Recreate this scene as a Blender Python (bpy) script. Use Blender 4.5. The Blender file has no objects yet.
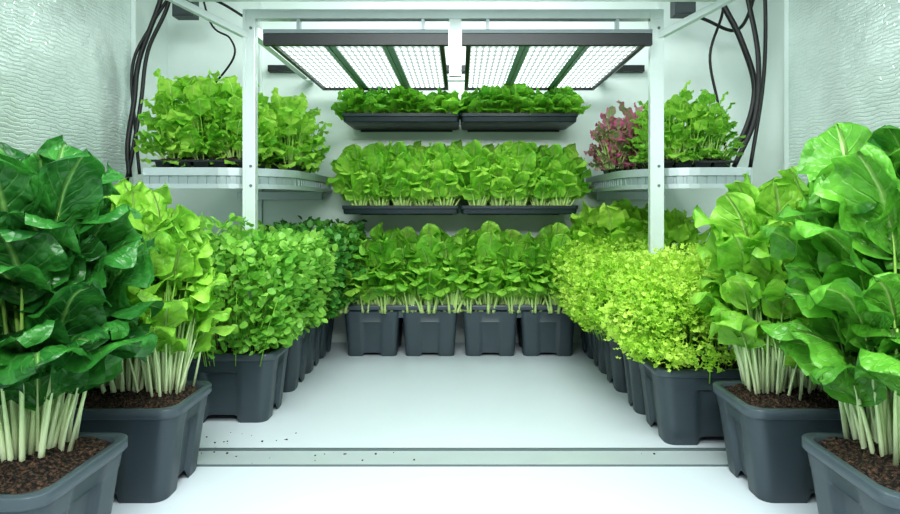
import bpy, math, numpy as np
from mathutils import Vector
R = np.random.RandomState
COL = bpy.context.scene.collection
def lin(c):
    return tuple(((v/255)/12.92 if v/255<=0.04045 else ((v/255+0.055)/1.055)**2.4) for v in c)+(1,)

# ---------------- materials ----------------
def newmat(name):
    m=bpy.data.materials.new(name); m.use_nodes=True
    nt=m.node_tree; b=nt.nodes['Principled BSDF']
    return m,nt,b
def N(nt,t,**kw):
    n=nt.nodes.new(t)
    for k,v in kw.items(): setattr(n,k,v)
    return n
def math_(nt,op,a,b=None,c=None):
    n=nt.nodes.new('ShaderNodeMath'); n.operation=op
    for i,v in enumerate((a,b,c)):
        if v is None: continue
        if isinstance(v,(int,float)): n.inputs[i].default_value=v
        else: nt.links.new(v,n.inputs[i])
    return n.outputs[0]
def mix(nt,f,a,b):
    n=nt.nodes.new('ShaderNodeMix'); n.data_type='RGBA'
    for s,v in ((0,f),(6,a),(7,b)):
        if isinstance(v,(int,float,tuple)): n.inputs[s].default_value=v
        else: nt.links.new(v,n.inputs[s])
    return n.outputs[2]
def plain(name,col,rough=0.5,metal=0.0,noise=0.08,scale=20,bump=0.0):
    m,nt,b=newmat(name)
    tc=N(nt,'ShaderNodeTexCoord'); nz=N(nt,'ShaderNodeTexNoise'); nz.inputs['Scale'].default_value=scale
    nz.inputs['Detail'].default_value=4
    nt.links.new(tc.outputs['Object'],nz.inputs['Vector'])
    c=lin(col); d=tuple(v*(1-noise*2) for v in c[:3])+(1,)
    nt.links.new(mix(nt,nz.outputs['Fac'],d,c),b.inputs['Base Color'])
    b.inputs['Roughness'].default_value=rough; b.inputs['Metallic'].default_value=metal
    if bump:
        bp=N(nt,'ShaderNodeBump'); bp.inputs['Strength'].default_value=bump; bp.inputs['Distance'].default_value=0.01
        nt.links.new(nz.outputs['Fac'],bp.inputs['Height']); nt.links.new(bp.outputs[0],b.inputs['Normal'])
    return m
def soft(c,k=.07):
    g=.3*c[0]+.59*c[1]+.11*c[2]
    return tuple(v+(g-v)*k for v in c)
def leafmat(name,dark,light,vein,rough=0.38,transl=0.35,veins=True,edge=None,sv=.3,nsc=9,vb=.7):
    dark,light,vein=soft(dark),soft(light),soft(vein)
    m,nt,b=newmat(name)
    uv=N(nt,'ShaderNodeUVMap'); sp=N(nt,'ShaderNodeSeparateXYZ'); nt.links.new(uv.outputs[0],sp.inputs[0])
    u,v=sp.outputs[0],sp.outputs[1]
    s=math_(nt,'MULTIPLY',math_(nt,'ABSOLUTE',math_(nt,'SUBTRACT',u,0.5)),2.0)
    geo=N(nt,'ShaderNodeTexCoord'); nz=N(nt,'ShaderNodeTexNoise'); nz.inputs['Scale'].default_value=nsc; nz.inputs['Detail'].default_value=5
    nt.links.new(geo.outputs['Object'],nz.inputs['Vector'])
    oi=N(nt,'ShaderNodeObjectInfo')
    f=math_(nt,'ADD',math_(nt,'MULTIPLY',math_(nt,'SUBTRACT',nz.outputs['Fac'],0.5),2.2),math_(nt,'MULTIPLY_ADD',oi.outputs['Random'],0.4,0.3))
    cl=N(nt,'ShaderNodeClamp'); nt.links.new(f,cl.inputs[0])
    col=mix(nt,cl.outputs[0],lin(dark),lin(light))
    if edge:
        e=math_(nt,'POWER',s,.8); ec=N(nt,'ShaderNodeClamp'); nt.links.new(math_(nt,'MULTIPLY',math_(nt,'MULTIPLY',e,cl.outputs[0]),2.0),ec.inputs[0])
        col=mix(nt,ec.outputs[0],col,lin(edge))
    if veins:
        ph=math_(nt,'SUBTRACT',math_(nt,'MULTIPLY',v,7.0),math_(nt,'MULTIPLY',s,2.6))
        fr=math_(nt,'ABSOLUTE',math_(nt,'SUBTRACT',math_(nt,'FRACT',ph),0.5))
        fr=math_(nt,'SUBTRACT',0.5,fr)
        side=math_(nt,'SUBTRACT',1.0,math_(nt,'MULTIPLY',fr,9.0)); 
        c2=N(nt,'ShaderNodeClamp'); nt.links.new(side,c2.inputs[0])
        side=math_(nt,'MULTIPLY',c2.outputs[0],math_(nt,'SUBTRACT',1.0,math_(nt,'MULTIPLY',s,0.9)))
        mid=math_(nt,'SUBTRACT',1.0,math_(nt,'MULTIPLY',s,11.0)); c3=N(nt,'ShaderNodeClamp'); nt.links.new(mid,c3.inputs[0])
        vn=math_(nt,'MAXIMUM',math_(nt,'MULTIPLY',side,sv),math_(nt,'MULTIPLY',c3.outputs[0],0.9))
        col=mix(nt,vn,col,lin(vein))
        vz=N(nt,'ShaderNodeTexVoronoi'); vz.inputs['Scale'].default_value=45; nt.links.new(geo.outputs['Object'],vz.inputs[0])
        h=math_(nt,'SUBTRACT',math_(nt,'MULTIPLY_ADD',vz.outputs['Distance'],-vb,nz.outputs['Fac']),math_(nt,'MULTIPLY',vn,0.9))
        bp=N(nt,'ShaderNodeBump'); bp.inputs['Strength'].default_value=0.9; bp.inputs['Distance'].default_value=0.011
        nt.links.new(h,bp.inputs['Height']); nt.links.new(bp.outputs[0],b.inputs['Normal'])
    nt.links.new(col,b.inputs['Base Color'])
    b.inputs['Roughness'].default_value=rough
    tr=N(nt,'ShaderNodeBsdfTranslucent'); nt.links.new(col,tr.inputs[0])
    ms=N(nt,'ShaderNodeMixShader'); ms.inputs[0].default_value=transl
    nt.links.new(b.outputs[0],ms.inputs[1]); nt.links.new(tr.outputs[0],ms.inputs[2])
    nt.links.new(ms.outputs[0],nt.nodes['Material Output'].inputs[0])
    return m

M={}
M['plastic']=plain('slate_plastic',(62,73,80),0.40,0,0.06,30,0.05)
M['rim']=plain('slate_plastic_rim',(74,85,92),0.34,0,0.06,30)
M['black']=plain('black_plastic',(24,30,32),0.4)
M['tray']=plain('tray_plastic',(36,48,54),0.4)
M['steel']=plain('white_steel',(208,219,216),0.32,0.2,0.05)
M['alu']=plain('aluminium',(180,191,193),0.35,0.45,0.06,8)
M['trim']=plain('brushed_trim',(200,209,213),0.35,0.3,0.05,8)
M['cable']=plain('rubber',(16,20,20),0.45)
M['wallw']=plain('white_panel',(222,234,230),0.33,0,0.02,2)
M['ceil']=plain('ceiling_white',(200,213,208),0.5,0,0.03,2)
M['grey']=plain('grey_box',(56,64,66),0.5)
M['slot']=plain('mid_grey_metal',(112,124,126),0.5,0.3)  # even mid grey for bolts, threshold lines and light front channels
M['fascia']=plain('fascia_grey',(150,163,164),0.4,0.4,0.05,8)
M['div']=plain('divider_green_grey',(140,168,154),0.4,0.2)
def stalkmat(name,c0,c1,z):
    m,nt,b=newmat(name); tc=N(nt,'ShaderNodeTexCoord'); s=N(nt,'ShaderNodeSeparateXYZ'); nt.links.new(tc.outputs['Object'],s.inputs[0])
    c=N(nt,'ShaderNodeClamp'); nt.links.new(math_(nt,'DIVIDE',s.outputs[2],z),c.inputs[0])
    col=mix(nt,c.outputs[0],lin(c0),lin(c1)); nt.links.new(col,b.inputs['Base Color']); b.inputs['Roughness'].default_value=.33
    tr=N(nt,'ShaderNodeBsdfTranslucent'); nt.links.new(col,tr.inputs[0]); ms=N(nt,'ShaderNodeMixShader'); ms.inputs[0].default_value=.3
    nt.links.new(b.outputs[0],ms.inputs[1]); nt.links.new(tr.outputs[0],ms.inputs[2]); nt.links.new(ms.outputs[0],nt.nodes['Material Output'].inputs[0])
    return m
M['stalkw']=stalkmat('pale_stalk',(242,250,218),(182,224,118),.32)
M['stalkg']=stalkmat('green_stalk',(222,242,168),(164,220,86),.18)
m,nt,b=newmat('dark_soil')
tc=N(nt,'ShaderNodeTexCoord'); nz=N(nt,'ShaderNodeTexNoise'); nz.inputs['Scale'].default_value=110; nz.inputs['Detail'].default_value=6
vo=N(nt,'ShaderNodeTexVoronoi'); vo.inputs['Scale'].default_value=130
nt.links.new(tc.outputs['Object'],nz.inputs[0]); nt.links.new(tc.outputs['Object'],vo.inputs[0])
cr=N(nt,'ShaderNodeValToRGB'); cr.color_ramp.elements[0].position=.42; cr.color_ramp.elements[0].color=lin((24,17,14)); cr.color_ramp.elements[1].position=.72; cr.color_ramp.elements[1].color=lin((126,94,74))
nt.links.new(nz.outputs['Fac'],cr.inputs[0]); nt.links.new(cr.outputs[0],b.inputs['Base Color']); b.inputs['Roughness'].default_value=.9
bp=N(nt,'ShaderNodeBump'); bp.inputs['Strength'].default_value=1; bp.inputs['Distance'].default_value=.018
nt.links.new(math_(nt,'ADD',nz.outputs['Fac'],vo.outputs['Distance']),bp.inputs['Height']); nt.links.new(bp.outputs[0],b.inputs['Normal'])
M['soil']=m
m,nt,b=newmat('glossy_white_floor')
tc=N(nt,'ShaderNodeTexCoord'); nz=N(nt,'ShaderNodeTexNoise'); nz.inputs['Scale'].default_value=2; nz.inputs['Detail'].default_value=4
nt.links.new(tc.outputs['Object'],nz.inputs[0])
nt.links.new(mix(nt,nz.outputs['Fac'],lin((204,212,220)),lin((214,221,229))),b.inputs['Base Color'])
b.inputs['Roughness'].default_value=.22
M['floor']=m
m,nt,b=newmat('embossed_foil')
tc=N(nt,'ShaderNodeTexCoord')
nd=N(nt,'ShaderNodeTexNoise'); nd.inputs['Scale'].default_value=9; nd.inputs['Detail'].default_value=4; nt.links.new(tc.outputs['Object'],nd.inputs[0])
sx=N(nt,'ShaderNodeSeparateXYZ'); cx=N(nt,'ShaderNodeCombineXYZ'); nt.links.new(tc.outputs['Object'],sx.inputs[0])
nt.links.new(math_(nt,'MULTIPLY_ADD',nd.outputs['Fac'],.10,sx.outputs[1]),cx.inputs[0]); nt.links.new(math_(nt,'MULTIPLY_ADD',nd.outputs['Fac'],.05,sx.outputs[2]),cx.inputs[1])
br=N(nt,'ShaderNodeTexBrick'); br.inputs['Scale'].default_value=1; br.inputs['Brick Width'].default_value=.075; br.inputs['Row Height'].default_value=.019
br.inputs['Mortar Size'].default_value=.005; br.inputs['Mortar Smooth'].default_value=1
br.inputs['Color1'].default_value=(1,1,1,1); br.inputs['Color2'].default_value=(.4,.4,.4,1); br.inputs['Mortar'].default_value=(0,0,0,1)
nt.links.new(cx.outputs[0],br.inputs[0])
nz=N(nt,'ShaderNodeTexNoise'); nz.inputs['Scale'].default_value=4; nz.inputs['Detail'].default_value=6; nt.links.new(tc.outputs['Object'],nz.inputs[0])
nt.links.new(mix(nt,nz.outputs['Fac'],lin((200,215,210)),lin((234,243,240))),b.inputs['Base Color'])
b.inputs['Metallic'].default_value=.45; b.inputs['Roughness'].default_value=.2
bp=N(nt,'ShaderNodeBump'); bp.inputs['Strength'].default_value=.40; bp.inputs['Distance'].default_value=.012
nt.links.new(math_(nt,'ADD',math_(nt,'MULTIPLY',nz.outputs['Fac'],5),math_(nt,'MULTIPLY',br.outputs['Color'],.5)),bp.inputs['Height']); nt.links.new(bp.outputs[0],b.inputs['Normal'])
M['foil']=m
m,nt,b=newmat('led_board')
tc=N(nt,'ShaderNodeTexCoord'); sx=N(nt,'ShaderNodeSeparateXYZ'); nt.links.new(tc.outputs['Object'],sx.inputs[0])
a=math_(nt,'POWER',math_(nt,'ABSOLUTE',math_(nt,'SINE',math_(nt,'MULTIPLY',sx.outputs[0],105))),2.5)
c=math_(nt,'POWER',math_(nt,'ABSOLUTE',math_(nt,'SINE',math_(nt,'MULTIPLY',sx.outputs[1],42))),2)
st=math_(nt,'MULTIPLY_ADD',math_(nt,'MULTIPLY',a,c),5.5,0.5)
em=N(nt,'ShaderNodeEmission'); em.inputs[0].default_value=(.82,1,.93,1); nt.links.new(st,em.inputs[1])
nt.links.new(em.outputs[0],nt.nodes['Material Output'].inputs[0])
M['led']=m

L={}
L['dark']=leafmat('dark_leaf',(26,86,38),(66,146,54),(150,204,112),.30,.30,sv=.26,vb=.6)
L['choy']=leafmat('choy_leaf',(106,182,48),(178,232,88),(220,242,158),.36,.45,sv=.3,vb=.6)
L['rdark']=leafmat('green_leaf',(40,112,38),(120,198,64),(190,228,134),.30,.38,sv=.3,vb=.6)
L['bib']=leafmat('bright_lettuce',(120,204,56),(200,244,100),(230,248,174),.38,.48,sv=.3)
L['row']=leafmat('row_lettuce',(104,190,52),(184,236,90),(224,246,162),.36,.46,sv=.3)
L['top']=leafmat('deep_lettuce',(80,162,42),(150,214,62),(184,224,116),.4,.42)
L['pale']=leafmat('pale_lettuce',(152,220,64),(208,248,104),(222,244,156),.4,.5)
L['herb']=leafmat('herb_leaf',(94,174,58),(182,234,108),(180,220,110),.4,.43,False)
L['herbd']=leafmat('dark_herb_leaf',(56,130,54),(120,194,78),(180,220,110),.4,.38,False)
L['lime']=leafmat('lime_leaf',(178,234,70),(230,254,124),(220,240,130),.45,.5,False)
L['red']=leafmat('red_lettuce',(96,166,76),(170,196,120),(216,196,166),.4,.4,True,(232,108,172),nsc=16)

# ---------------- helpers ----------------
def mesh(name,v,f,mat,smooth=True,uv=None):
    me=bpy.data.meshes.new(name); me.from_pydata([tuple(map(float,p)) for p in v],[],[tuple(map(int,q)) for q in f])
    mats=mat if isinstance(mat,list) else [mat]
    for q in mats: me.materials.append(q)
    if smooth: me.polygons.foreach_set('use_smooth',[True]*len(me.polygons))
    if uv is not None:
        lay=me.uv_layers.new(name='UVMap'); li=np.zeros(len(me.loops),dtype=np.int32); me.loops.foreach_get('vertex_index',li)
        lay.data.foreach_set('uv',np.asarray(uv,dtype=np.float32)[li].ravel())
    me.update(); return me
def obj(name,data,parent=None,loc=None):
    o=bpy.data.objects.new(name,data); COL.objects.link(o)
    if parent: o.parent=parent
    if loc is not None: o.location=loc
    return o
def tag(o,label,cat,group=None,kind=None):
    o['label']=label; o['category']=cat
    if group:o['group']=group
    if kind:o['kind']=kind
    return o
class MB:
    def __init__(s): s.v=[];s.f=[]
    def box(s,a,b):
        x0,y0,z0=a;x1,y1,z1=b;n=len(s.v)
        s.v+=[(x0,y0,z0),(x1,y0,z0),(x1,y1,z0),(x0,y1,z0),(x0,y0,z1),(x1,y0,z1),(x1,y1,z1),(x0,y1,z1)]
        s.f+=[tuple(n+i for i in q) for q in((3,2,1,0),(4,5,6,7),(0,1,5,4),(1,2,6,5),(2,3,7,6),(3,0,4,7))]
        return s
    def loft(s,rings,cap0=False,cap1=False):
        n=len(s.v);k=len(rings[0])
        for r in rings: s.v+=[tuple(p) for p in r]
        for i in range(len(rings)-1):
            for j in range(k):
                j2=(j+1)%k; s.f.append((n+i*k+j,n+i*k+j2,n+(i+1)*k+j2,n+(i+1)*k+j))
        if cap0: s.f.append(tuple(n+j for j in range(k))[::-1])
        if cap1: s.f.append(tuple(n+(len(rings)-1)*k+j for j in range(k)))
        return s
    def tube(s,p,rad,k=6,flat=1.0):
        p=[np.array(q,float) for q in p]; rings=[]
        for i,q in enumerate(p):
            t=p[min(i+1,len(p)-1)]-p[max(i-1,0)]; t/=np.linalg.norm(t)+1e-9
            a=np.cross(t,(0.31,.95,.02)); a/=np.linalg.norm(a)+1e-9; b=np.cross(t,a)
            rings.append([q+rad[i]*(math.cos(w)*a+flat*math.sin(w)*b) for w in [2*math.pi*j/k for j in range(k)]])
        return s.loft(rings,True,True)
    def me(s,name,mat,smooth=False):
        return mesh(name,s.v,s.f,mat,smooth)
def bevel(o,w=.004,seg=2):
    md=o.modifiers.new('bevel','BEVEL'); md.width=w; md.segments=seg; md.limit_method='ANGLE'; return o
def bx(name,a,b,mat,parent=None,bev=0):
    a=np.array(a,float);b=np.array(b,float);
    if parent is None:
        c=np.array([(a[0]+b[0])/2,(a[1]+b[1])/2,a[2]])
    else: c=np.zeros(3)
    o=obj(name,MB().box(a-c,b-c).me(name,mat),parent,c)
    if bev: bevel(o,bev)
    return o
def rrect(hw,hd,r,k=5,m=12):
    pts=[];ts=[]
    cs=[(hw-r,hd-r,0),(-hw+r,hd-r,90),(-hw+r,-hd+r,180),(hw-r,-hd+r,270)]
    for ci,(cx,cy,a0) in enumerate(cs):
        for i in range(k+1):
            a=math.radians(a0+90*i/k); pts.append((cx+r*math.cos(a),cy+r*math.sin(a))); ts.append(None)
        nx=cs[(ci+1)%4]; 
        p0=np.array(pts[-1]); a1=math.radians(nx[2]); p1=np.array((nx[0]+r*math.cos(a1),nx[1]+r*math.sin(a1)))
        for i in range(1,m):
            pts.append(tuple(p0+(p1-p0)*i/m)); ts.append(-1+2*i/m)
    return np.array(pts),ts

def bin_mesh(w,d,h,name,bot=.82,rc=.045,gr=.016,ar=.03):
    def ring(sc,z,arch=0,groove=0):
        pts,ts=rrect(w/2*sc,d/2*sc*1.0,rc*sc,5,24)
        out=[]
        for (x,y),t in zip(pts,ts):
            zz=z;g=0
            if t is not None:
                if abs(t)<.40: zz=z+arch; g=groove
                elif abs(t)<.5: zz=z+arch*(.5-abs(t))/.1; g=groove*(.5-abs(t))/.1
            nrm=np.array([x/(w/2),y/(d/2)])
            if abs(nrm[0])>abs(nrm[1]): x-=math.copysign(g,x)
            else: y-=math.copysign(g,y)
            out.append((x,y,zz))
        return out
    k=.985-bot
    rings=[ring(bot*.95,.035),ring(bot*.985,.0,ar,gr*.5),ring(bot,.006,ar,gr*.8),ring(bot+k*.2,h*.22,0,gr),ring(bot+k*.66,h*.70,0,gr),ring(bot+k*.7,h*.735,0,0),ring(bot+k*.74,h*.75,0,-.004),ring(bot+k,h*.96,0,-.002)]
    return MB().loft(rings,True).me(name,M['plastic'],True)
def rim_mesh(w,d,h,name='rim'):
    def ring(off,z,r=.05):
        pts,_=rrect(w/2+off,d/2+off,r); return [(x,y,z) for x,y in pts]
    rings=[ring(-.022,h-.040),ring(-.016,h-.036),ring(-.012,h-.034),ring(0,h-.030),ring(.003,h-.026),ring(.003,h-.003),ring(.0,h),ring(-.016,h),ring(-.019,h-.003),ring(-.026,h-.08,.045)]
    return MB().loft(rings).me(name,M['rim'],True)
def soil_mesh(w,d,z,seed,name='soil',mound=.02):
    r=R(seed); pts,_=rrect(w/2-.024,d/2-.024,.045); rings=[]
    for i in range(1,25):
        s=i/24; rings.append([(x*s,y*s,z+ (mound*(1-s**2.5)) + .006*math.sin(x*40*s+seed)*math.cos(y*45*s) + r.uniform(-.007,.007)*(.4 if i==24 else 1)) for x,y in pts])
    return MB().loft(rings,True).me(name,M['soil'],True)
def tub(x,y,w,d,h,seed,label='dark grey plastic planter tub filled with brown soil',fillz=.04,mound=.02):
    e=obj('planter_tub',None,loc=(x,y,0))
    o=obj('body',bin_mesh(w,d,h,'body',.84),e); o.modifiers.new('e','EDGE_SPLIT').split_angle=math.radians(45)
    o=obj('rim',rim_mesh(w,d,h),e); o.modifiers.new('e','EDGE_SPLIT').split_angle=math.radians(50)
    obj('soil',soil_mesh(w,d,h-fillz,seed,mound=mound),e)
    return tag(e,label,'planter','plastic planter tubs on the floor')

# -------- plants --------
class Plant:
    def __init__(s): s.v=[];s.f=[];s.uv=[];s.st=MB()
    def leaf(s,r,base,az,pet,Lb,W,e0,e1,nu=8,nv=10,ruf=.08,cup=.16,a=.80,p=2.7,prad=.006,blis=.01,puff=.0,k=11,flat=.7,pb=.10,be=1.3):
        ca,sa=math.cos(az),math.sin(az); out=np.array([ca,sa,0]); lat=np.array([-sa,ca,0]); up=np.array([0,0,1.])
        q0=np.array(base,float); cl=[q0.copy()]; e=e0
        side=r.uniform(-.4,.4); lean=r.uniform(-.12,.12)
        for i in range(5):
            e=e0-(e0-e1)*pb*(i/5); q0=q0+(out*math.cos(e)+up*math.sin(e)+lat*lean*i/3)*pet/5; cl.append(q0.copy())
        rad=[prad*(1.35-.14*i) for i in range(6)]
        ts=[.4*(j/nv)+.6*(.5-.5*math.cos(math.pi*j/nv)) for j in range(nv+1)]
        C=[q0.copy()];T=[]
        for j in range(nv+1):
            t=ts[j]; ee=e-(e-e1)*t**be; d=out*math.cos(ee)+up*math.sin(ee)+lat*side*t; d/=np.linalg.norm(d); T.append(d)
            if j<nv: C.append(C[-1]+d*Lb*(ts[j+1]-t))
        n0=len(s.v); ph=r.uniform(0,6.28,3); twist=r.uniform(-.6,.6)
        for j in range(nv+1):
            t=ts[j]; tau=max(t,0)**a; w=W/2*math.sqrt(max(0,1-abs(2*tau-1)**p))
            w*=min(1,.35+t*3.5); w=max(w,W*.02)
            nm=-np.cross(T[j],lat); nm/=np.linalg.norm(nm)
            la=lat*math.cos(twist*t)+nm*math.sin(twist*t); nn=nm*math.cos(twist*t)-lat*math.sin(twist*t)
            for i in range(nu+1):
                q=-1+2*i/nu; aq=abs(q)
                off=cup*w*aq**1.6 + ruf*W*aq**2.2*math.sin(k*t+ph[0 if q<0 else 1]+q)*min(1,2.5*t+.2)+ blis*math.sin(q*7+t*16+ph[0])*(.3+aq)*.6
                off+= -puff*abs(math.sin(math.pi*(7*t-2.6*aq)))**.8*(1-aq**4)*min(1,aq*5) - cup*W*.35*t*t*math.cos(ph[2])
                s.v.append(C[j]+la*q*w*(1-.12*cup)+nn*off+T[j]*(ruf*.3*W*aq**3*math.cos(k*1.3*t+ph[0])+.03*w*aq))
                s.uv.append((i/nu,t))
        for j in range(nv):
            for i in range(nu):
                c=n0+j*(nu+1)+i; s.f.append((c,c+1,c+nu+2,c+nu+1))
        m=max(2,int(nv*.45))
        path=cl+[C[j] for j in range(1,m)]
        rr=rad+[prad*.55*(1-j/m)+.0004 for j in range(1,m)]
        s.st.tube(path,rr,6,flat)
    def data(s,leafm,stalkm):
        return mesh('foliage',s.v,s.f,leafm,True,s.uv), s.st.me('stalks',stalkm,True)
def make_variants(n,seed,leafm,stalkm,nl,pet,Lb,W,e0,e1,front=False,spread=.03,extra=0,pw=1.0,**kw):
    res=[]
    for q in range(n):
        r=R(seed+q); P=Plant()
        for i in range(nl):
            fr=i/(nl-1); az=i*2.39996+r.uniform(-.3,.3)+q
            if front:
                az=az%(2*math.pi); az=math.radians(-195)+az/(2*math.pi)*math.radians(210)
            rr=spread*(.3+.7*fr)*r.uniform(.6,1.1)
            E0=math.radians(e0[1]+(e0[0]-e0[1])*fr+r.uniform(-3,3)); E1=math.radians(e1[1]+(e1[0]-e1[1])*fr+r.uniform(-18,18))
            if front and math.sin(az)>0: E1=max(E1,math.radians(50)); E0=max(E0,math.radians(80))
            sc=r.uniform(.8,1.15)
            pl=pet[1]+(pet[0]-pet[1])*fr**pw+r.uniform(-.12,.12)*(pet[1]-pet[0])
            P.leaf(r,(rr*math.cos(az),rr*math.sin(az),-.01),az,pl,r.uniform(*Lb)*sc,r.uniform(*W)*sc,E0,E1,**kw)
        for i in range(extra):
            az=r.uniform(0,6.28); rr=spread*r.uniform(.3,1.4); h=pet[1]*r.uniform(.45,.68); pr=kw.get('prad',.006)
            b=np.array([rr*math.cos(az),rr*math.sin(az),-.01]); t=np.array([rr*1.7*math.cos(az)+r.normal()*.01,rr*1.7*math.sin(az)+r.normal()*.01,h])
            P.st.tube([b,(b+t)/2+r.normal(size=3)*.003,t],[pr*1.1,pr*.8,pr*.5],6,.8)
        res.append(P.data(leafm,stalkm))
    return res
def put(vars_,i,name,loc,rotz,scale,label,cat,group):
    e=obj(name,None,loc=loc); e.rotation_euler[2]=rotz; e.scale=(scale,)*3
    f,s=vars_[i%len(vars_)]
    obj('foliage',f,e); obj('stalks',s,e)
    return tag(e,label,cat,group)

def tmpl_round():
    v=[(0,0,0),(-.30,.22,.05),(0,.3,-.02),(.30,.22,.05),(-.42,.58,.08),(0,.6,-.03),(.42,.58,.08),(-.24,.88,.02),(0,.98,-.08),(.24,.88,.02)]
    f=[(0,2,1),(0,3,2),(1,2,5,4),(2,3,6,5),(4,5,8,7),(5,6,9,8)]
    return np.array(v),f
def tmpl_frill():
    v=[(0,0,0),(0,.45,0)];n=9;f=[]
    for i in range(n):
        a=math.radians(-155+310*i/(n-1)); rr=.5*(1.15 if i%2 else .7); v.append((rr*math.sin(a),.5+rr*math.cos(a)*1.0,.16*(1 if i%2 else -1)))
    for i in range(n-1): f.append((1,2+i+1,2+i))
    f+= [(0,1,2),(0,2+n-1,1)]
    return np.array(v),f
def clump(name,c,hw,hd,z0,h,n,size,tm,seed,leafm,stalkm,lump=.10,stems=160,taper=.74):
    r=R(seed); tv,tf=tm; k=len(tv)
    d=r.normal(size=(n*3,3)); d/=np.linalg.norm(d,axis=1)[:,None]; d=d[d[:,2]>-.50][:n]; n=len(d)
    lm=1+lump*(np.sin(d[:,0]*7+seed)+np.sin(d[:,1]*8+1.3*seed)+np.sin(d[:,2]*9+d[:,0]*11)+.7*np.sin(d[:,0]*19+d[:,1]*17))*.6
    rad=(1-r.rand(n)**2*.4)*lm+np.abs(r.normal(size=n))*.05
    sd=np.sign(d)*np.abs(d)**np.array([.66,.66,.8])
    P=sd*rad[:,None]*np.array([hw,hd,h*.66])+np.array([0,0,z0+h*.34])
    P[:,2]=np.maximum(P[:,2],z0+.01+r.rand(n)*.08)
    zr=np.clip((P[:,2]-z0)/(h*.5),0,1); tp=taper+(1-taper)*zr; P[:,0]*=tp; P[:,1]*=tp
    y=d*np.array([1,1,.5])*.8+r.normal(size=(n,3))*.5+np.array([0,0,.35]); y/=np.linalg.norm(y,axis=1)[:,None]
    z=np.array([0,0,.8])+d*.5+r.normal(size=(n,3))*.4
    x=np.cross(y,z); x/=np.linalg.norm(x,axis=1)[:,None]; z=np.cross(x,y)
    s=r.uniform(size[0],size[1],n)
    A=P[:,None,:]+s[:,None,None]*(tv[None,:,0:1]*x[:,None,:]+tv[None,:,1:2]*y[:,None,:]+tv[None,:,2:3]*z[:,None,:])
    V=A.reshape(-1,3); F=[]
    for i in range(n):
        o=i*k; F+= [tuple(o+a for a in q) for q in tf]
    UV=np.tile(np.stack([tv[:,0]*.5+.5,tv[:,1]],1),(n,1))
    nf=len(F)
    mb=MB()
    for i in range(stems):
        q=P[r.randint(n)]; 
        if q[2]<z0+h*.25: continue
        q=q*np.array([.97,.97,1]); b=np.array([q[0]*.62,q[1]*.62,z0-.05])
        mb.tube([b,(b+q)/2+np.array([0,0,.03]),q],[.0026,.002,.0012],4)
    off=len(V); V=np.vstack([V,np.array(mb.v)]); F+= [tuple(off+a for a in q) for q in mb.f]; UV=np.vstack([UV,np.zeros((len(mb.v),2))])
    me=mesh(name,V,F,[leafm,stalkm],True,UV)
    mi=np.zeros(len(me.polygons),dtype=np.int32); mi[nf:]=1; me.polygons.foreach_set('material_index',mi)
    return obj(name,me,loc=(c[0],c[1],0))

# ---------------- room ----------------
def struct(name,a,b,mat):
    o=bx(name,a,b,mat); o['kind']='structure'; return o
struct('floor',(-2.1,-1.0,-.1),(2.1,4.1,0),M['floor'])
struct('ceiling',(-2.1,-1.0,2.4),(2.1,4.1,2.5),M['ceil'])
for s,n in((-1,'left'),(1,'right')):
    a,b=sorted((s*1.95,s*2.1))
    struct('wall_'+n,(a,-1.0,0),(b,4.1,2.4),M['foil'])
struct('wall_back',(-1.95,3.95,0),(1.95,4.1,2.4),M['wallw'])
for i,s in enumerate((-1,1)):
    a,b=sorted((s*1.95,s*1.925)); struct('trim_%d'%(i+1),(a,3.56,0),(b,3.95,2.4),M['wallw'])
    a,b=sorted((s*1.30,s*1.315)); struct('trim_%d'%(i+3),(a,3.935,0),(b,3.95,2.4),M['wallw'])
struct('trim_5',(-1.95,2.072,0),(1.95,2.2,.006),M['trim'])
struct('trim_6',(-1.95,2.18,.006),(1.95,2.195,.012),M['slot'])
struct('trim_7',(-1.95,2.064,0),(1.95,2.072,.004),M['slot'])
struct('baseboard_back',(-1.925,3.935,0),(1.925,3.95,.05),M['wallw'])

# ---------------- tubs ----------------
H=.29
tub(-1.145,1.43,.54,.36,H,1,fillz=.014,mound=.03); tub(-1.12,1.935,.54,.30,H,2,fillz=.014,mound=.03)
tub(1.17,1.43,.54,.36,H,3,fillz=.014,mound=.03); tub(1.145,1.935,.56,.30,H,4,fillz=.014,mound=.03)
lt=[2.60,3.00,3.31,3.62]
for i,y in enumerate(lt): tub(-.985,y,.44,.29,H,10+i)
tub(.965,2.38,.46,.32,H,20)
tub(.945,2.655,.44,.20,H,21)
for i,y in enumerate([2.99,3.30,3.61]): tub(.94,y,.44,.28,H,30+i)

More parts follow.
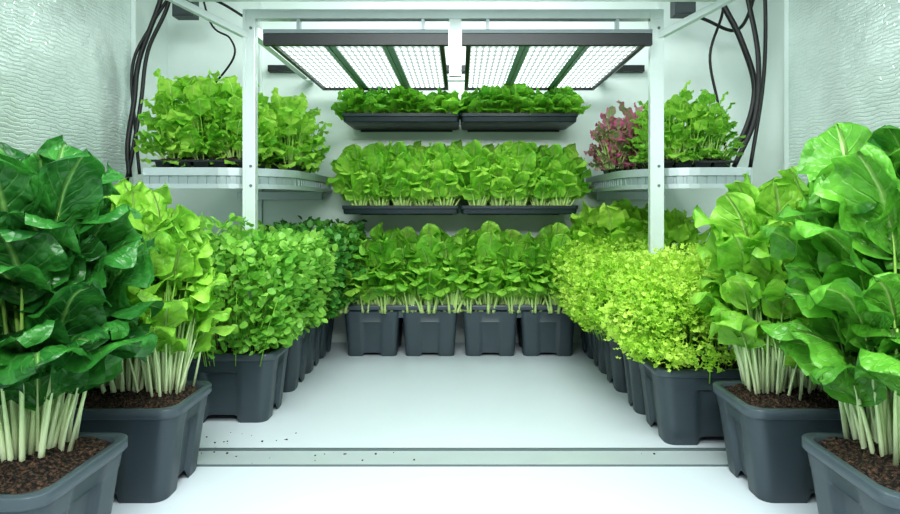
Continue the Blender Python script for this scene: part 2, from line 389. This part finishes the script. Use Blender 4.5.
for x,lab in ((-.352,'long dark grey double-bin planter full of green lettuce'),(.352,'long dark grey double-bin planter with pale stems above it')):
    e=obj('double_planter',None,loc=(x,3.73,0))
    for sx in(-.172,.172):
        o=obj('bin',bin_mesh(.335,.37,.28,'bin',.87,.03,.006,.02),e,(sx,0,0)); o.modifiers.new('e','EDGE_SPLIT').split_angle=math.radians(50)
    o=obj('rim',rim_mesh(.69,.38,.31),e); o.modifiers.new('e','EDGE_SPLIT').split_angle=math.radians(50)
    obj('soil',soil_mesh(.69,.38,.27,40),e)
    tag(e,lab,'planter','double planters against the back wall')
def wtray(x,z,h):
    e=obj('growing_tray',None,loc=(x,3.735,z))
    mb=MB()
    def ring(w,d,z): 
        p,_=rrect(w/2,d/2,.02,3,2); return [(a,b,z) for a,b in p]
    mb.loft([ring(.66,.37,0),ring(.68,.385,.004),ring(.685,.395,h-.022),ring(.696,.41,h-.018),ring(.696,.41,h),ring(.67,.385,h),ring(.66,.37,h-.022)],True)
    o=obj('body',mb.me('body',M['tray'],True),e); o.modifiers.new('e','EDGE_SPLIT').split_angle=math.radians(40)
    obj('soil',soil_mesh(.70,.42,h-.022,7,mound=.004),e)
    obj('wall_cleat',MB().box((-.3,.195,-.01),(.3,.214,.03)).me('wall_cleat',M['tray']),e)
    tag(e,'shallow dark plastic growing tray fixed to the white wall','tray','dark growing trays on the back wall')
for z in(.845,1.39):
    for x in(-.350,.350): wtray(x,z,.052)

# ---------------- rack ----------------
def beam(name,a,b,w,h,mat,parent):
    a=Vector(a);b=Vector(b);d=b-a; l=d.length
    o=obj(name,MB().box((-w/2,0,-h/2),(w/2,l,h/2)).me(name,mat),parent,a)
    o.rotation_mode='QUATERNION'; o.rotation_quaternion=d.to_track_quat('Y','Z'); bevel(o,.003); return o
rack=obj('light_rack',None,loc=(0,2.8,0))
tag(rack,'white perforated steel rack frame holding the grow lights','rack')
bolt=None
PX=(-.975,.915)
for x,w in((PX[0],.052),(PX[1],.062)):
    p=obj('post',MB().box((-w/2,-.022,0),(w/2,.022,1.80)).me('post',M['steel']),rack,(x,0,0)); bevel(p,.004)
    obj('post_flange',MB().box((-w/2-.004,-.027,0),(-w/2+.010,-.018,1.80)).me('post_flange',M['steel']),p)
    if bolt is None:
        mb=MB(); mb.loft([[(.007*math.cos(a),0,.007*math.sin(a)) for a in np.linspace(0,2*math.pi,10,endpoint=False)],[(.006*math.cos(a),-.005,.006*math.sin(a)) for a in np.linspace(0,2*math.pi,10,endpoint=False)]],True,True); bolt=mb.me('bolt',M['slot'])
    for z in(1.72,1.08,.99): obj('bolt',bolt,p,(.006,-.0225,z))
beam('crossbeam',(PX[0]-.03,0,1.785),(PX[1]+.03,0,1.785),.05,.045,M['steel'],rack)
obj('centre_post',MB().box((-.050,-.02,1.50),(.006,.02,1.78)).me('centre_post',M['steel']),rack)
beam('crossbeam',(PX[0],.98,1.70),(PX[1],.98,1.70),.04,.04,M['steel'],rack)
for x in PX:
    beam('side_rail',(x,.02,1.72),(x,1.14,1.72),.035,.05,M['steel'],rack)
    beam('brace',(x,0,1.68),(x*1.36,-.25,1.83),.035,.03,M['steel'],rack)
    beam('brace',(x*1.36,-.25,1.83),(x*1.36,-.25,2.40),.03,.03,M['steel'],rack)
lv=obj('louvred_canopy',None,loc=(0,2.5,1.86)); tag(lv,'white louvred metal canopy above the light rack','canopy')
mb=MB(); x=-1.22
prof=[]
while x<1.16:
    prof+= [(x,0),(x+.03,0),(x+.036,.012),(x+.054,.012),(x+.06,0)]; x+=.06
mb.loft([[(a,-.42,b) for a,b in prof]+[(1.2,-.42,.02),(-1.22,-.42,.02)],[(a,.25,b) for a,b in prof]+[(1.2,.25,.02),(-1.22,.25,.02)]],True,True)
obj('louvres',mb.me('louvres',M['steel']),lv)
mb=MB().box((-1.25,.24,-.02),(1.2,.275,.05)).box((-1.25,-.44,-.02),(1.2,-.41,.05)).box((-1.25,-.41,-.02),(-1.21,.24,.05)).box((1.16,-.41,-.02),(1.2,.24,.05))
obj('frame',mb.me('frame',M['steel']),lv)
for sx in(-1.1,1.05): obj('hanger',MB().box((sx-.01,-.1,.02),(sx+.01,-.08,.54)).me('hanger',M['alu']),lv)

def led(x0,x1,lab):
    c=(x0+x1)/2; w=(x1-x0)/2
    e=obj('grow_light_panel',None,loc=(c,2.68,1.612)); tag(e,lab,'grow light','grow light panels under the rack')
    mb=MB().box((-w-.02,-.03,-.004),(w+.02,.0,.045)).box((-w,1.02,0),(w,1.05,.04)).box((-w,0,0),(-w+.02,1.02,.04)).box((w-.02,0,0),(w,1.02,.04)).box((-w,0,.03),(w,1.02,.04))
    obj('frame',mb.me('frame',M['black']),e)
    mb=MB().box((-w-.02,-.032,.047),(w+.02,.02,.064)); obj('front_channel',mb.me('front_channel',M['slot']),e)
    n=3; g=.05; sw=(2*w-.04-g*(n-1))/n
    for i in range(n):
        a=-w+.02+i*(sw+g)
        obj('led_strip',MB().box((0,.01,.012),(sw,1.01,.028)).me('led_strip',M['led']),e,(a,0,0))
        if i<n-1:
            b=MB(); q=[(a+sw,.03),(a+sw,.008),(a+sw+g*.42,.004),(a+sw+g*.42,.011),(a+sw+g*.58,.011),(a+sw+g*.58,.004),(a+sw+g,.008),(a+sw+g,.03)]
            b.loft([[(u,0,z) for u,z in q],[(u,1.02,z) for u,z in q]],True,True)
            obj('divider',b.me('divider',M['div']),e)
    for sx in(-w+.1,w-.1): obj('hanger',MB().box((sx-.008,.1,.04),(sx+.008,.13,.165)).me('hanger',M['alu']),e)
led(-.85,-.072,'bright rectangular grow light with black front frame')
led(.028,.83,'bright rectangular grow light with black front frame')
o=bx('wall_rail',(-1.25,3.90,1.77),(1.2,3.95,1.81),M['black']); tag(o,'black horizontal rail across the white wall','rail')

def shelf(s,xi,xo,lab):
    y0,y1=2.85,3.94; z0=.985; h=.085; r=.34
    pts=[(xo,y0)]
    pts+=[(xi+s*(r-r*math.sin(math.pi/2*i/12)), y0+r*(1-math.cos(math.pi/2*i/12))) for i in range(13)]
    pts.append((xi,y1))
    c=((xi+xo)/2,3.4,z0)
    e=obj('curved_shelf',None,loc=c); tag(e,lab,'shelf','curved side shelves')
    P=[np.array(p)-np.array(c[:2]) for p in pts]
    poly=P+[np.array((xo,y1))-np.array(c[:2])]
    mb=MB(); mb.loft([[(p[0],p[1],h-.03) for p in poly],[(p[0],p[1],h-.018) for p in poly]],True,True)
    obj('deck',mb.me('deck',M['steel']),e)
    def normals(P):
        out=[];n=len(P)
        for i,p in enumerate(P):
            t=P[min(i+1,n-1)]-P[max(i-1,0)]; t=t/np.linalg.norm(t); nn=np.array((t[1],-t[0]))
            if np.dot(nn,np.array((-s*.5,-1)))<0: nn=-nn
            out.append(nn)
        return out
    def band(P,offs,za,zb,name,mat):
        mb=MB(); prof=[]
        for p,nn,o_ in zip(P,normals(P),offs):
            q=p+nn*o_; q2=p-nn*.006
            prof.append([(q[0],q[1],za),(q[0],q[1],zb),(q2[0],q2[1],zb),(q2[0],q2[1],za)])
        mb.loft(prof,True,True); return obj(name,mb.me(name,mat),e)
    n=len(P)
    band(P,[0.014]*n,h-.030,h+.008,'lip',M['alu']); band(P,[0.012]*n,-.006,.016,'lip',M['alu'])
    Q=[];O=[]
    cum=[0]
    for i in range(n-1): cum.append(cum[-1]+np.linalg.norm(P[i+1]-P[i]))
    A=np.array(P); k=int(cum[-1]/.045)
    for i in range(k):
        for f,o_ in((0,.007),(.62,.007),(.64,.003),(.98,.003)):
            t=(i+f)*.045; Q.append(np.array((np.interp(t,cum,A[:,0]),np.interp(t,cum,A[:,1])))); O.append(o_)
    band(Q,O,.014,h-.028,'slotted_fascia',M['fascia'])
    obj('support_rail',MB().box((min(xi,xo)-c[0]+.05,.50,-.05),(max(xi,xo)-c[0]-.05,.54,.0)).me('support_rail',M['alu']),e)
    return e
shelf(-1,-.85,-1.50,'white curved steel shelf with slotted edge beside foil wall')
shelf(1,.84,1.38,'white curved steel shelf with slotted edge near black cables')

def seedtray(x,y,w,d,z=1.052):
    e=obj('seedling_tray',None,loc=(x,y,z)); tag(e,'black seedling tray with ribbed pots on a curved shelf','tray','black seedling trays on side shelves')
    nx=max(2,int(w/.09)); pm=None
    for i in range(nx):
        cx=-w/2+(i+.5)*w/nx
        for cy in (-d/4,d/4):
            if pm is None:
                pr=lambda s,z:[(a*s,b*s,z) for a,b in rrect(w/nx/2*.94,d/4*.94,.012,3,2)[0]]
                pm=MB().loft([pr(.8,0),pr(1,.06)],True).me('pot',M['black'])
            obj('pot',pm,e,(cx,cy,0))
    obj('rim',MB().box((-w/2-.005,-d/2-.005,.058),(w/2+.005,d/2+.005,.068)).me('rim',M['black']),e)
    obj('soil',soil_mesh(w+.04,d+.04,.066,5),e)
seedtray(-1.26,3.06,.46,.30); seedtray(-1.08,3.45,.38,.34)
seedtray(1.16,3.12,.38,.3); seedtray(1.04,3.52,.34,.32)

# ---------------- plants ----------------
rg=R(5)
big=dict(nu=12,nv=16,be=1.35,k=13)
VA=make_variants(4,100,L['dark'],M['stalkw'],30,(.13,.51),(.17,.25),(.14,.20),(77,89),(-45,55),ruf=.13,cup=.22,prad=.0060,blis=.007,puff=.009,spread=.075,pb=.05,extra=4,**big)
VB=make_variants(4,200,L['choy'],M['stalkw'],30,(.14,.45),(.13,.19),(.10,.145),(77,89),(-45,55),ruf=.16,cup=.2,prad=.0050,blis=.006,puff=.006,spread=.065,pb=.05,extra=5,**big)
VC=make_variants(4,310,L['rdark'],M['stalkw'],30,(.13,.51),(.17,.25),(.14,.20),(77,89),(-45,55),ruf=.13,cup=.22,prad=.0060,blis=.007,puff=.009,spread=.075,pb=.05,extra=4,**big)
def fill(vars_,cx,cy,w,d,nx,ny,z,sc,name,label,cat,group,jit=.02,rot=6.28):
    for i in range(nx):
        for j in range(ny):
            x=cx-w/2+(i+.5)*w/nx+rg.uniform(-jit,jit); y=cy-d/2+(j+.5)*d/ny+rg.uniform(-jit,jit)
            put(vars_,rg.randint(9),name,(x,y,z),rg.uniform(0,1)*rot-(rot/2 if rot<6 else 0),rg.uniform(*sc),label,cat,group)
fill(VA,-1.20,1.49,.42,.17,3,2,.285,(1.04,1.16),'leafy_green_plant','tall dark green leafy plant with thick white stalks','leafy vegetable','dark leafy greens in planter tub')
fill(VB,-1.14,1.985,.45,.14,4,2,.285,(1.00,1.12),'bok_choy_plant','tall bright green bok choy with slender pale stalks','leafy vegetable','bright leafy greens in planter tub')
fill(VC,1.23,1.49,.42,.17,3,2,.285,(1.06,1.18),'leafy_green_plant','tall glossy green leafy plant with white stalks','leafy vegetable','glossy leafy greens in planter tub')
fill(VB,1.18,1.985,.47,.14,4,2,.285,(1.08,1.20),'bok_choy_plant','tall lime green bok choy with slender pale stalks','leafy vegetable','lime leafy greens in planter tub')

rowk=dict(nu=8,nv=9,front=True)
VR=make_variants(5,400,L['row'],M['stalkg'],26,(.07,.26),(.12,.165),(.095,.13),(68,88),(-35,62),ruf=.13,cup=.24,prad=.0058,puff=.004,blis=.005,spread=.05,extra=2,**rowk)
VM=make_variants(5,500,L['bib'],M['stalkg'],24,(.06,.21),(.12,.165),(.095,.135),(66,88),(-20,66),ruf=.14,cup=.26,prad=.0064,puff=.004,blis=.005,spread=.045,extra=2,**rowk)
VT=make_variants(4,600,L['top'],M['stalkg'],13,(.03,.08),(.10,.14),(.09,.12),(52,88),(-40,55),ruf=.15,cup=.2,prad=.004,blis=.004,spread=.03,**rowk)
for x in(-.352,.352):
    fill(VR,x*1.06,3.65,.78,.24,6,2,.275,(1.13,1.30),'lettuce_plant','leafy green lettuce with pale stems in grey planter','lettuce','lettuce in the double planters',.012,.6)
    fill(VM,x,3.67,.62,.22,5,2,.875,(1.06,1.20),'lettuce_plant','bright green lettuce in a dark wall tray','lettuce','lettuce on the middle wall trays',.012,.6)
    fill(VT,x,3.68,.64,.24,7,2,1.415,(1.0,1.14),'lettuce_plant','short deep green lettuce in a dark wall tray','lettuce','lettuce on the top wall trays',.012,.6)
sm=dict(nu=6,nv=8,k=13)
VS=make_variants(4,700,L['bib'],M['stalkg'],48,(.0,.31),(.08,.115),(.07,.105),(48,88),(-60,20),ruf=.2,cup=.18,prad=.0033,blis=.005,spread=.06,pw=.8,**sm)
VP=make_variants(3,750,L['pale'],M['stalkg'],34,(.05,.30),(.08,.12),(.07,.10),(58,88),(-60,20),ruf=.2,cup=.18,prad=.0035,blis=.005,spread=.05,**sm)
VD=make_variants(3,800,L['row'],M['stalkg'],56,(.0,.28),(.055,.08),(.045,.065),(45,88),(-60,20),ruf=.15,cup=.18,prad=.0028,blis=.004,spread=.07,pw=.8,**sm)
VE=make_variants(3,900,L['red'],M['stalkg'],50,(.0,.23),(.05,.075),(.04,.06),(45,88),(-60,20),ruf=.2,cup=.18,prad=.0028,blis=.004,spread=.06,pw=.8,**sm)
fill(VS,-1.27,3.06,.42,.22,3,2,1.115,(1.07,1.24),'lettuce_plant','frilly bright green lettuce on a curved steel shelf','lettuce','frilly lettuce on curved shelf')
fill(VS,-1.07,3.45,.34,.28,3,2,1.115,(.98,1.12),'lettuce_plant','frilly bright green lettuce on a curved steel shelf','lettuce','frilly lettuce on curved shelf')
fill(VD,1.17,3.12,.34,.22,3,2,1.115,(1.05,1.18),'herb_plant','dense green leafy herb in black seedling tray','herb','green herbs on curved shelf')
fill(VE,.98,3.44,.34,.20,3,2,1.115,(1.12,1.24),'red_lettuce_plant','pink purple and green leaf lettuce in black seedling tray','lettuce','red lettuce on curved shelf')

tr,tf_=tmpl_round(),tmpl_frill()
for i,(y,x,hw,hh) in enumerate([(2.60,-.98,.29,.48),(3.00,-.94,.28,.46),(3.31,-.91,.27,.46),(3.62,-.86,.29,.48)]):
    dk=i>=2
    o=clump('herb_crop',(x,y),hw,.25,.29,hh,3600,(.027,.046),tr,40+i,L['herbd' if dk else 'herb'],M['stalkg'],lump=.11)
    tag(o,'bushy round-leaved dark green herbs filling a grey tub' if dk else 'bushy round-leaved green herbs filling a grey tub','herbs','herb crops in grey tubs','stuff')
for i,(y,hh,x,hw) in enumerate([(2.38,.41,.97,.36),(2.70,.37,.90,.32),(3.00,.36,.86,.32),(3.32,.40,.85,.30)]):
    o=clump('microgreen_crop',(x,y),hw,.26 if i!=1 else .2,.29 if i!=1 else .33,hh if i!=1 else .33,8000,(.014,.026),tf_,60+i,L['lime'],M['stalkg'],lump=.08,stems=90,taper=.85)
    tag(o,'frilly lime green microgreens overflowing a grey tub','microgreens','microgreen crops in grey tubs','stuff')
fill(VP,1.04,3.54,.52,.22,4,2,.27,(1.55,1.75),'lettuce_plant','tall light green lettuce standing beside white steel post','lettuce','tall light lettuce in grey tub')

r=R(3); mb=MB()
for cx,cy,sx,sy,n in((-.85,2.28,.10,.05,16),(-.55,2.13,.28,.03,16),(-.9,2.3,.3,.05,6),(.8,2.16,.2,.04,6)):
    for i in range(n):
        x=cx+r.normal()*sx; y=cy+r.normal()*sy; s=r.uniform(.001,.0035); z=.006 if 2.072<y<2.2 else .0
        mb.box((x-s,y-s*.8,z),(x+s,y+s*.8,z+s*1.2))
o=obj('soil_crumbs',mb.me('soil_crumbs',M['soil'])); tag(o,'scattered dark soil crumbs on the white floor','soil',None,'stuff')

def cable(pts,rad,lab='black rubber power cable hanging along the wall'):
    p=[np.array(q,float) for q in pts]; c=p[0].copy(); p=[q-c for q in p]
    p=[2*p[0]-p[1]]+p+[2*p[-1]-p[-2]]; out=[]
    for i in range(1,len(p)-2):
        for t in np.linspace(0,1,8,endpoint=(i==len(p)-3)):
            a,b_,c_,d=p[i-1],p[i],p[i+1],p[i+2]
            out.append(.5*((2*b_)+(-a+c_)*t+(2*a-5*b_+4*c_-d)*t*t+(-a+3*b_-3*c_+d)*t**3))
    o=obj('power_cable',MB().tube(out,[rad]*len(out),8).me('power_cable',M['cable'],True),loc=c); tag(o,lab,'cable','black power cables'); return o
cable([(-1.70,3.5,2.4),(-1.74,3.5,2.12),(-1.87,3.5,1.75),(-1.89,3.48,1.5),(-1.91,3.45,1.25),(-1.90,3.45,1.06)],.014)
cable([(-1.66,3.5,2.4),(-1.70,3.5,2.08),(-1.82,3.5,1.80),(-1.85,3.48,1.5),(-1.88,3.45,1.22),(-1.92,3.45,1.02)],.011)
cable([(-1.60,3.5,2.4),(-1.68,3.5,2.15),(-1.80,3.5,1.95),(-1.90,3.48,1.7),(-1.90,3.52,1.3),(-1.88,3.52,1.08)],.009)
cable([(-1.60,3.6,2.4),(-1.50,3.6,2.0),(-1.38,3.6,1.90),(-1.36,3.6,1.78),(-1.55,3.7,1.6)],.006)
cable([(-1.75,3.6,2.28),(-1.60,3.6,2.16),(-1.45,3.6,2.12),(-1.25,3.6,2.00)],.008)
cable([(1.40,3.5,2.4),(1.52,3.5,2.10),(1.64,3.5,1.86),(1.72,3.5,1.57),(1.64,3.5,1.28),(1.48,3.5,1.10)],.017)
cable([(1.62,3.5,2.4),(1.68,3.5,2.1),(1.72,3.46,1.75),(1.70,3.46,1.4),(1.58,3.46,1.12)],.014)
cable([(1.75,3.5,2.4),(1.78,3.5,2.1),(1.77,3.5,1.63),(1.69,3.5,1.10)],.011)
cable([(1.50,3.6,2.4),(1.58,3.6,2.1),(1.50,3.6,1.8),(1.55,3.6,1.5),(1.60,3.6,1.2)],.008)
cable([(1.25,3.6,2.4),(1.35,3.6,2.1),(1.50,3.6,2.0),(1.66,3.6,1.95),(1.75,3.6,2.1),(1.80,3.6,2.4)],.010)
for x,y,z in((-1.60,3.5,1.99),(1.30,3.5,2.00)):
    e=obj('junction_box',None,loc=(x,y,z)); tag(e,'small dark electrical junction box hanging from ceiling','junction box','junction boxes')
    obj('body',MB().box((-.06,-.04,0),(.06,.04,.12)).me('body',M['grey']),e)
    obj('lid',MB().box((-.052,-.046,.008),(.052,-.04,.112)).me('lid',M['grey']),e)
    obj('hanger',MB().box((-.008,-.008,.12),(.008,.008,.41)).me('hanger',M['black']),e)
for s in(-1,1):
    o=bx('ceiling_pipe',(s*1.5-.02,1.0,2.34),(s*1.5+.02,3.95,2.40),M['alu']); tag(o,'straight metal conduit under the white ceiling','pipe','ceiling conduits')

# ---------------- lights ----------------
def area(name,loc,rot,sx,sy,p,col=(.95,1,.99)):
    l=bpy.data.lights.new(name,'AREA'); l.shape='RECTANGLE'; l.size=sx;l.size_y=sy;l.energy=p;l.color=col
    o=bpy.data.objects.new(name,l); COL.objects.link(o); o.location=loc; o.rotation_euler=rot; return o
area('fill_light',(0,1.3,2.38),(0,0,0),1.6,.7,46)  # out-of-view area fill added over the foreground
area('fill_light',(0,-.4,2.2),(math.radians(66),0,0),2.0,.5,78)  # unseen fill added behind the camera, aimed into the room
area('fill_light',(0,3.0,2.38),(0,0,0),1.6,.6,34)  # unseen fill added to brighten the back and side walls
w=bpy.data.worlds.new('world'); bpy.context.scene.world=w; w.use_nodes=True
bg=w.node_tree.nodes['Background']; bg.inputs[0].default_value=(.88,.97,.96,1); bg.inputs[1].default_value=.65

cam=bpy.data.cameras.new('camera'); cam.sensor_width=36; cam.lens=24; cam.shift_x=-10/900; cam.shift_y=-52/900; cam.clip_start=.02
co=bpy.data.objects.new('camera',cam); COL.objects.link(co); co.location=(0,0,.9); co.rotation_euler=(math.pi/2,0,0)
bpy.context.scene.camera=co
try:
    bpy.context.scene.view_settings.view_transform='Standard'
    bpy.context.scene.view_settings.look='Medium High Contrast'
except Exception: pass
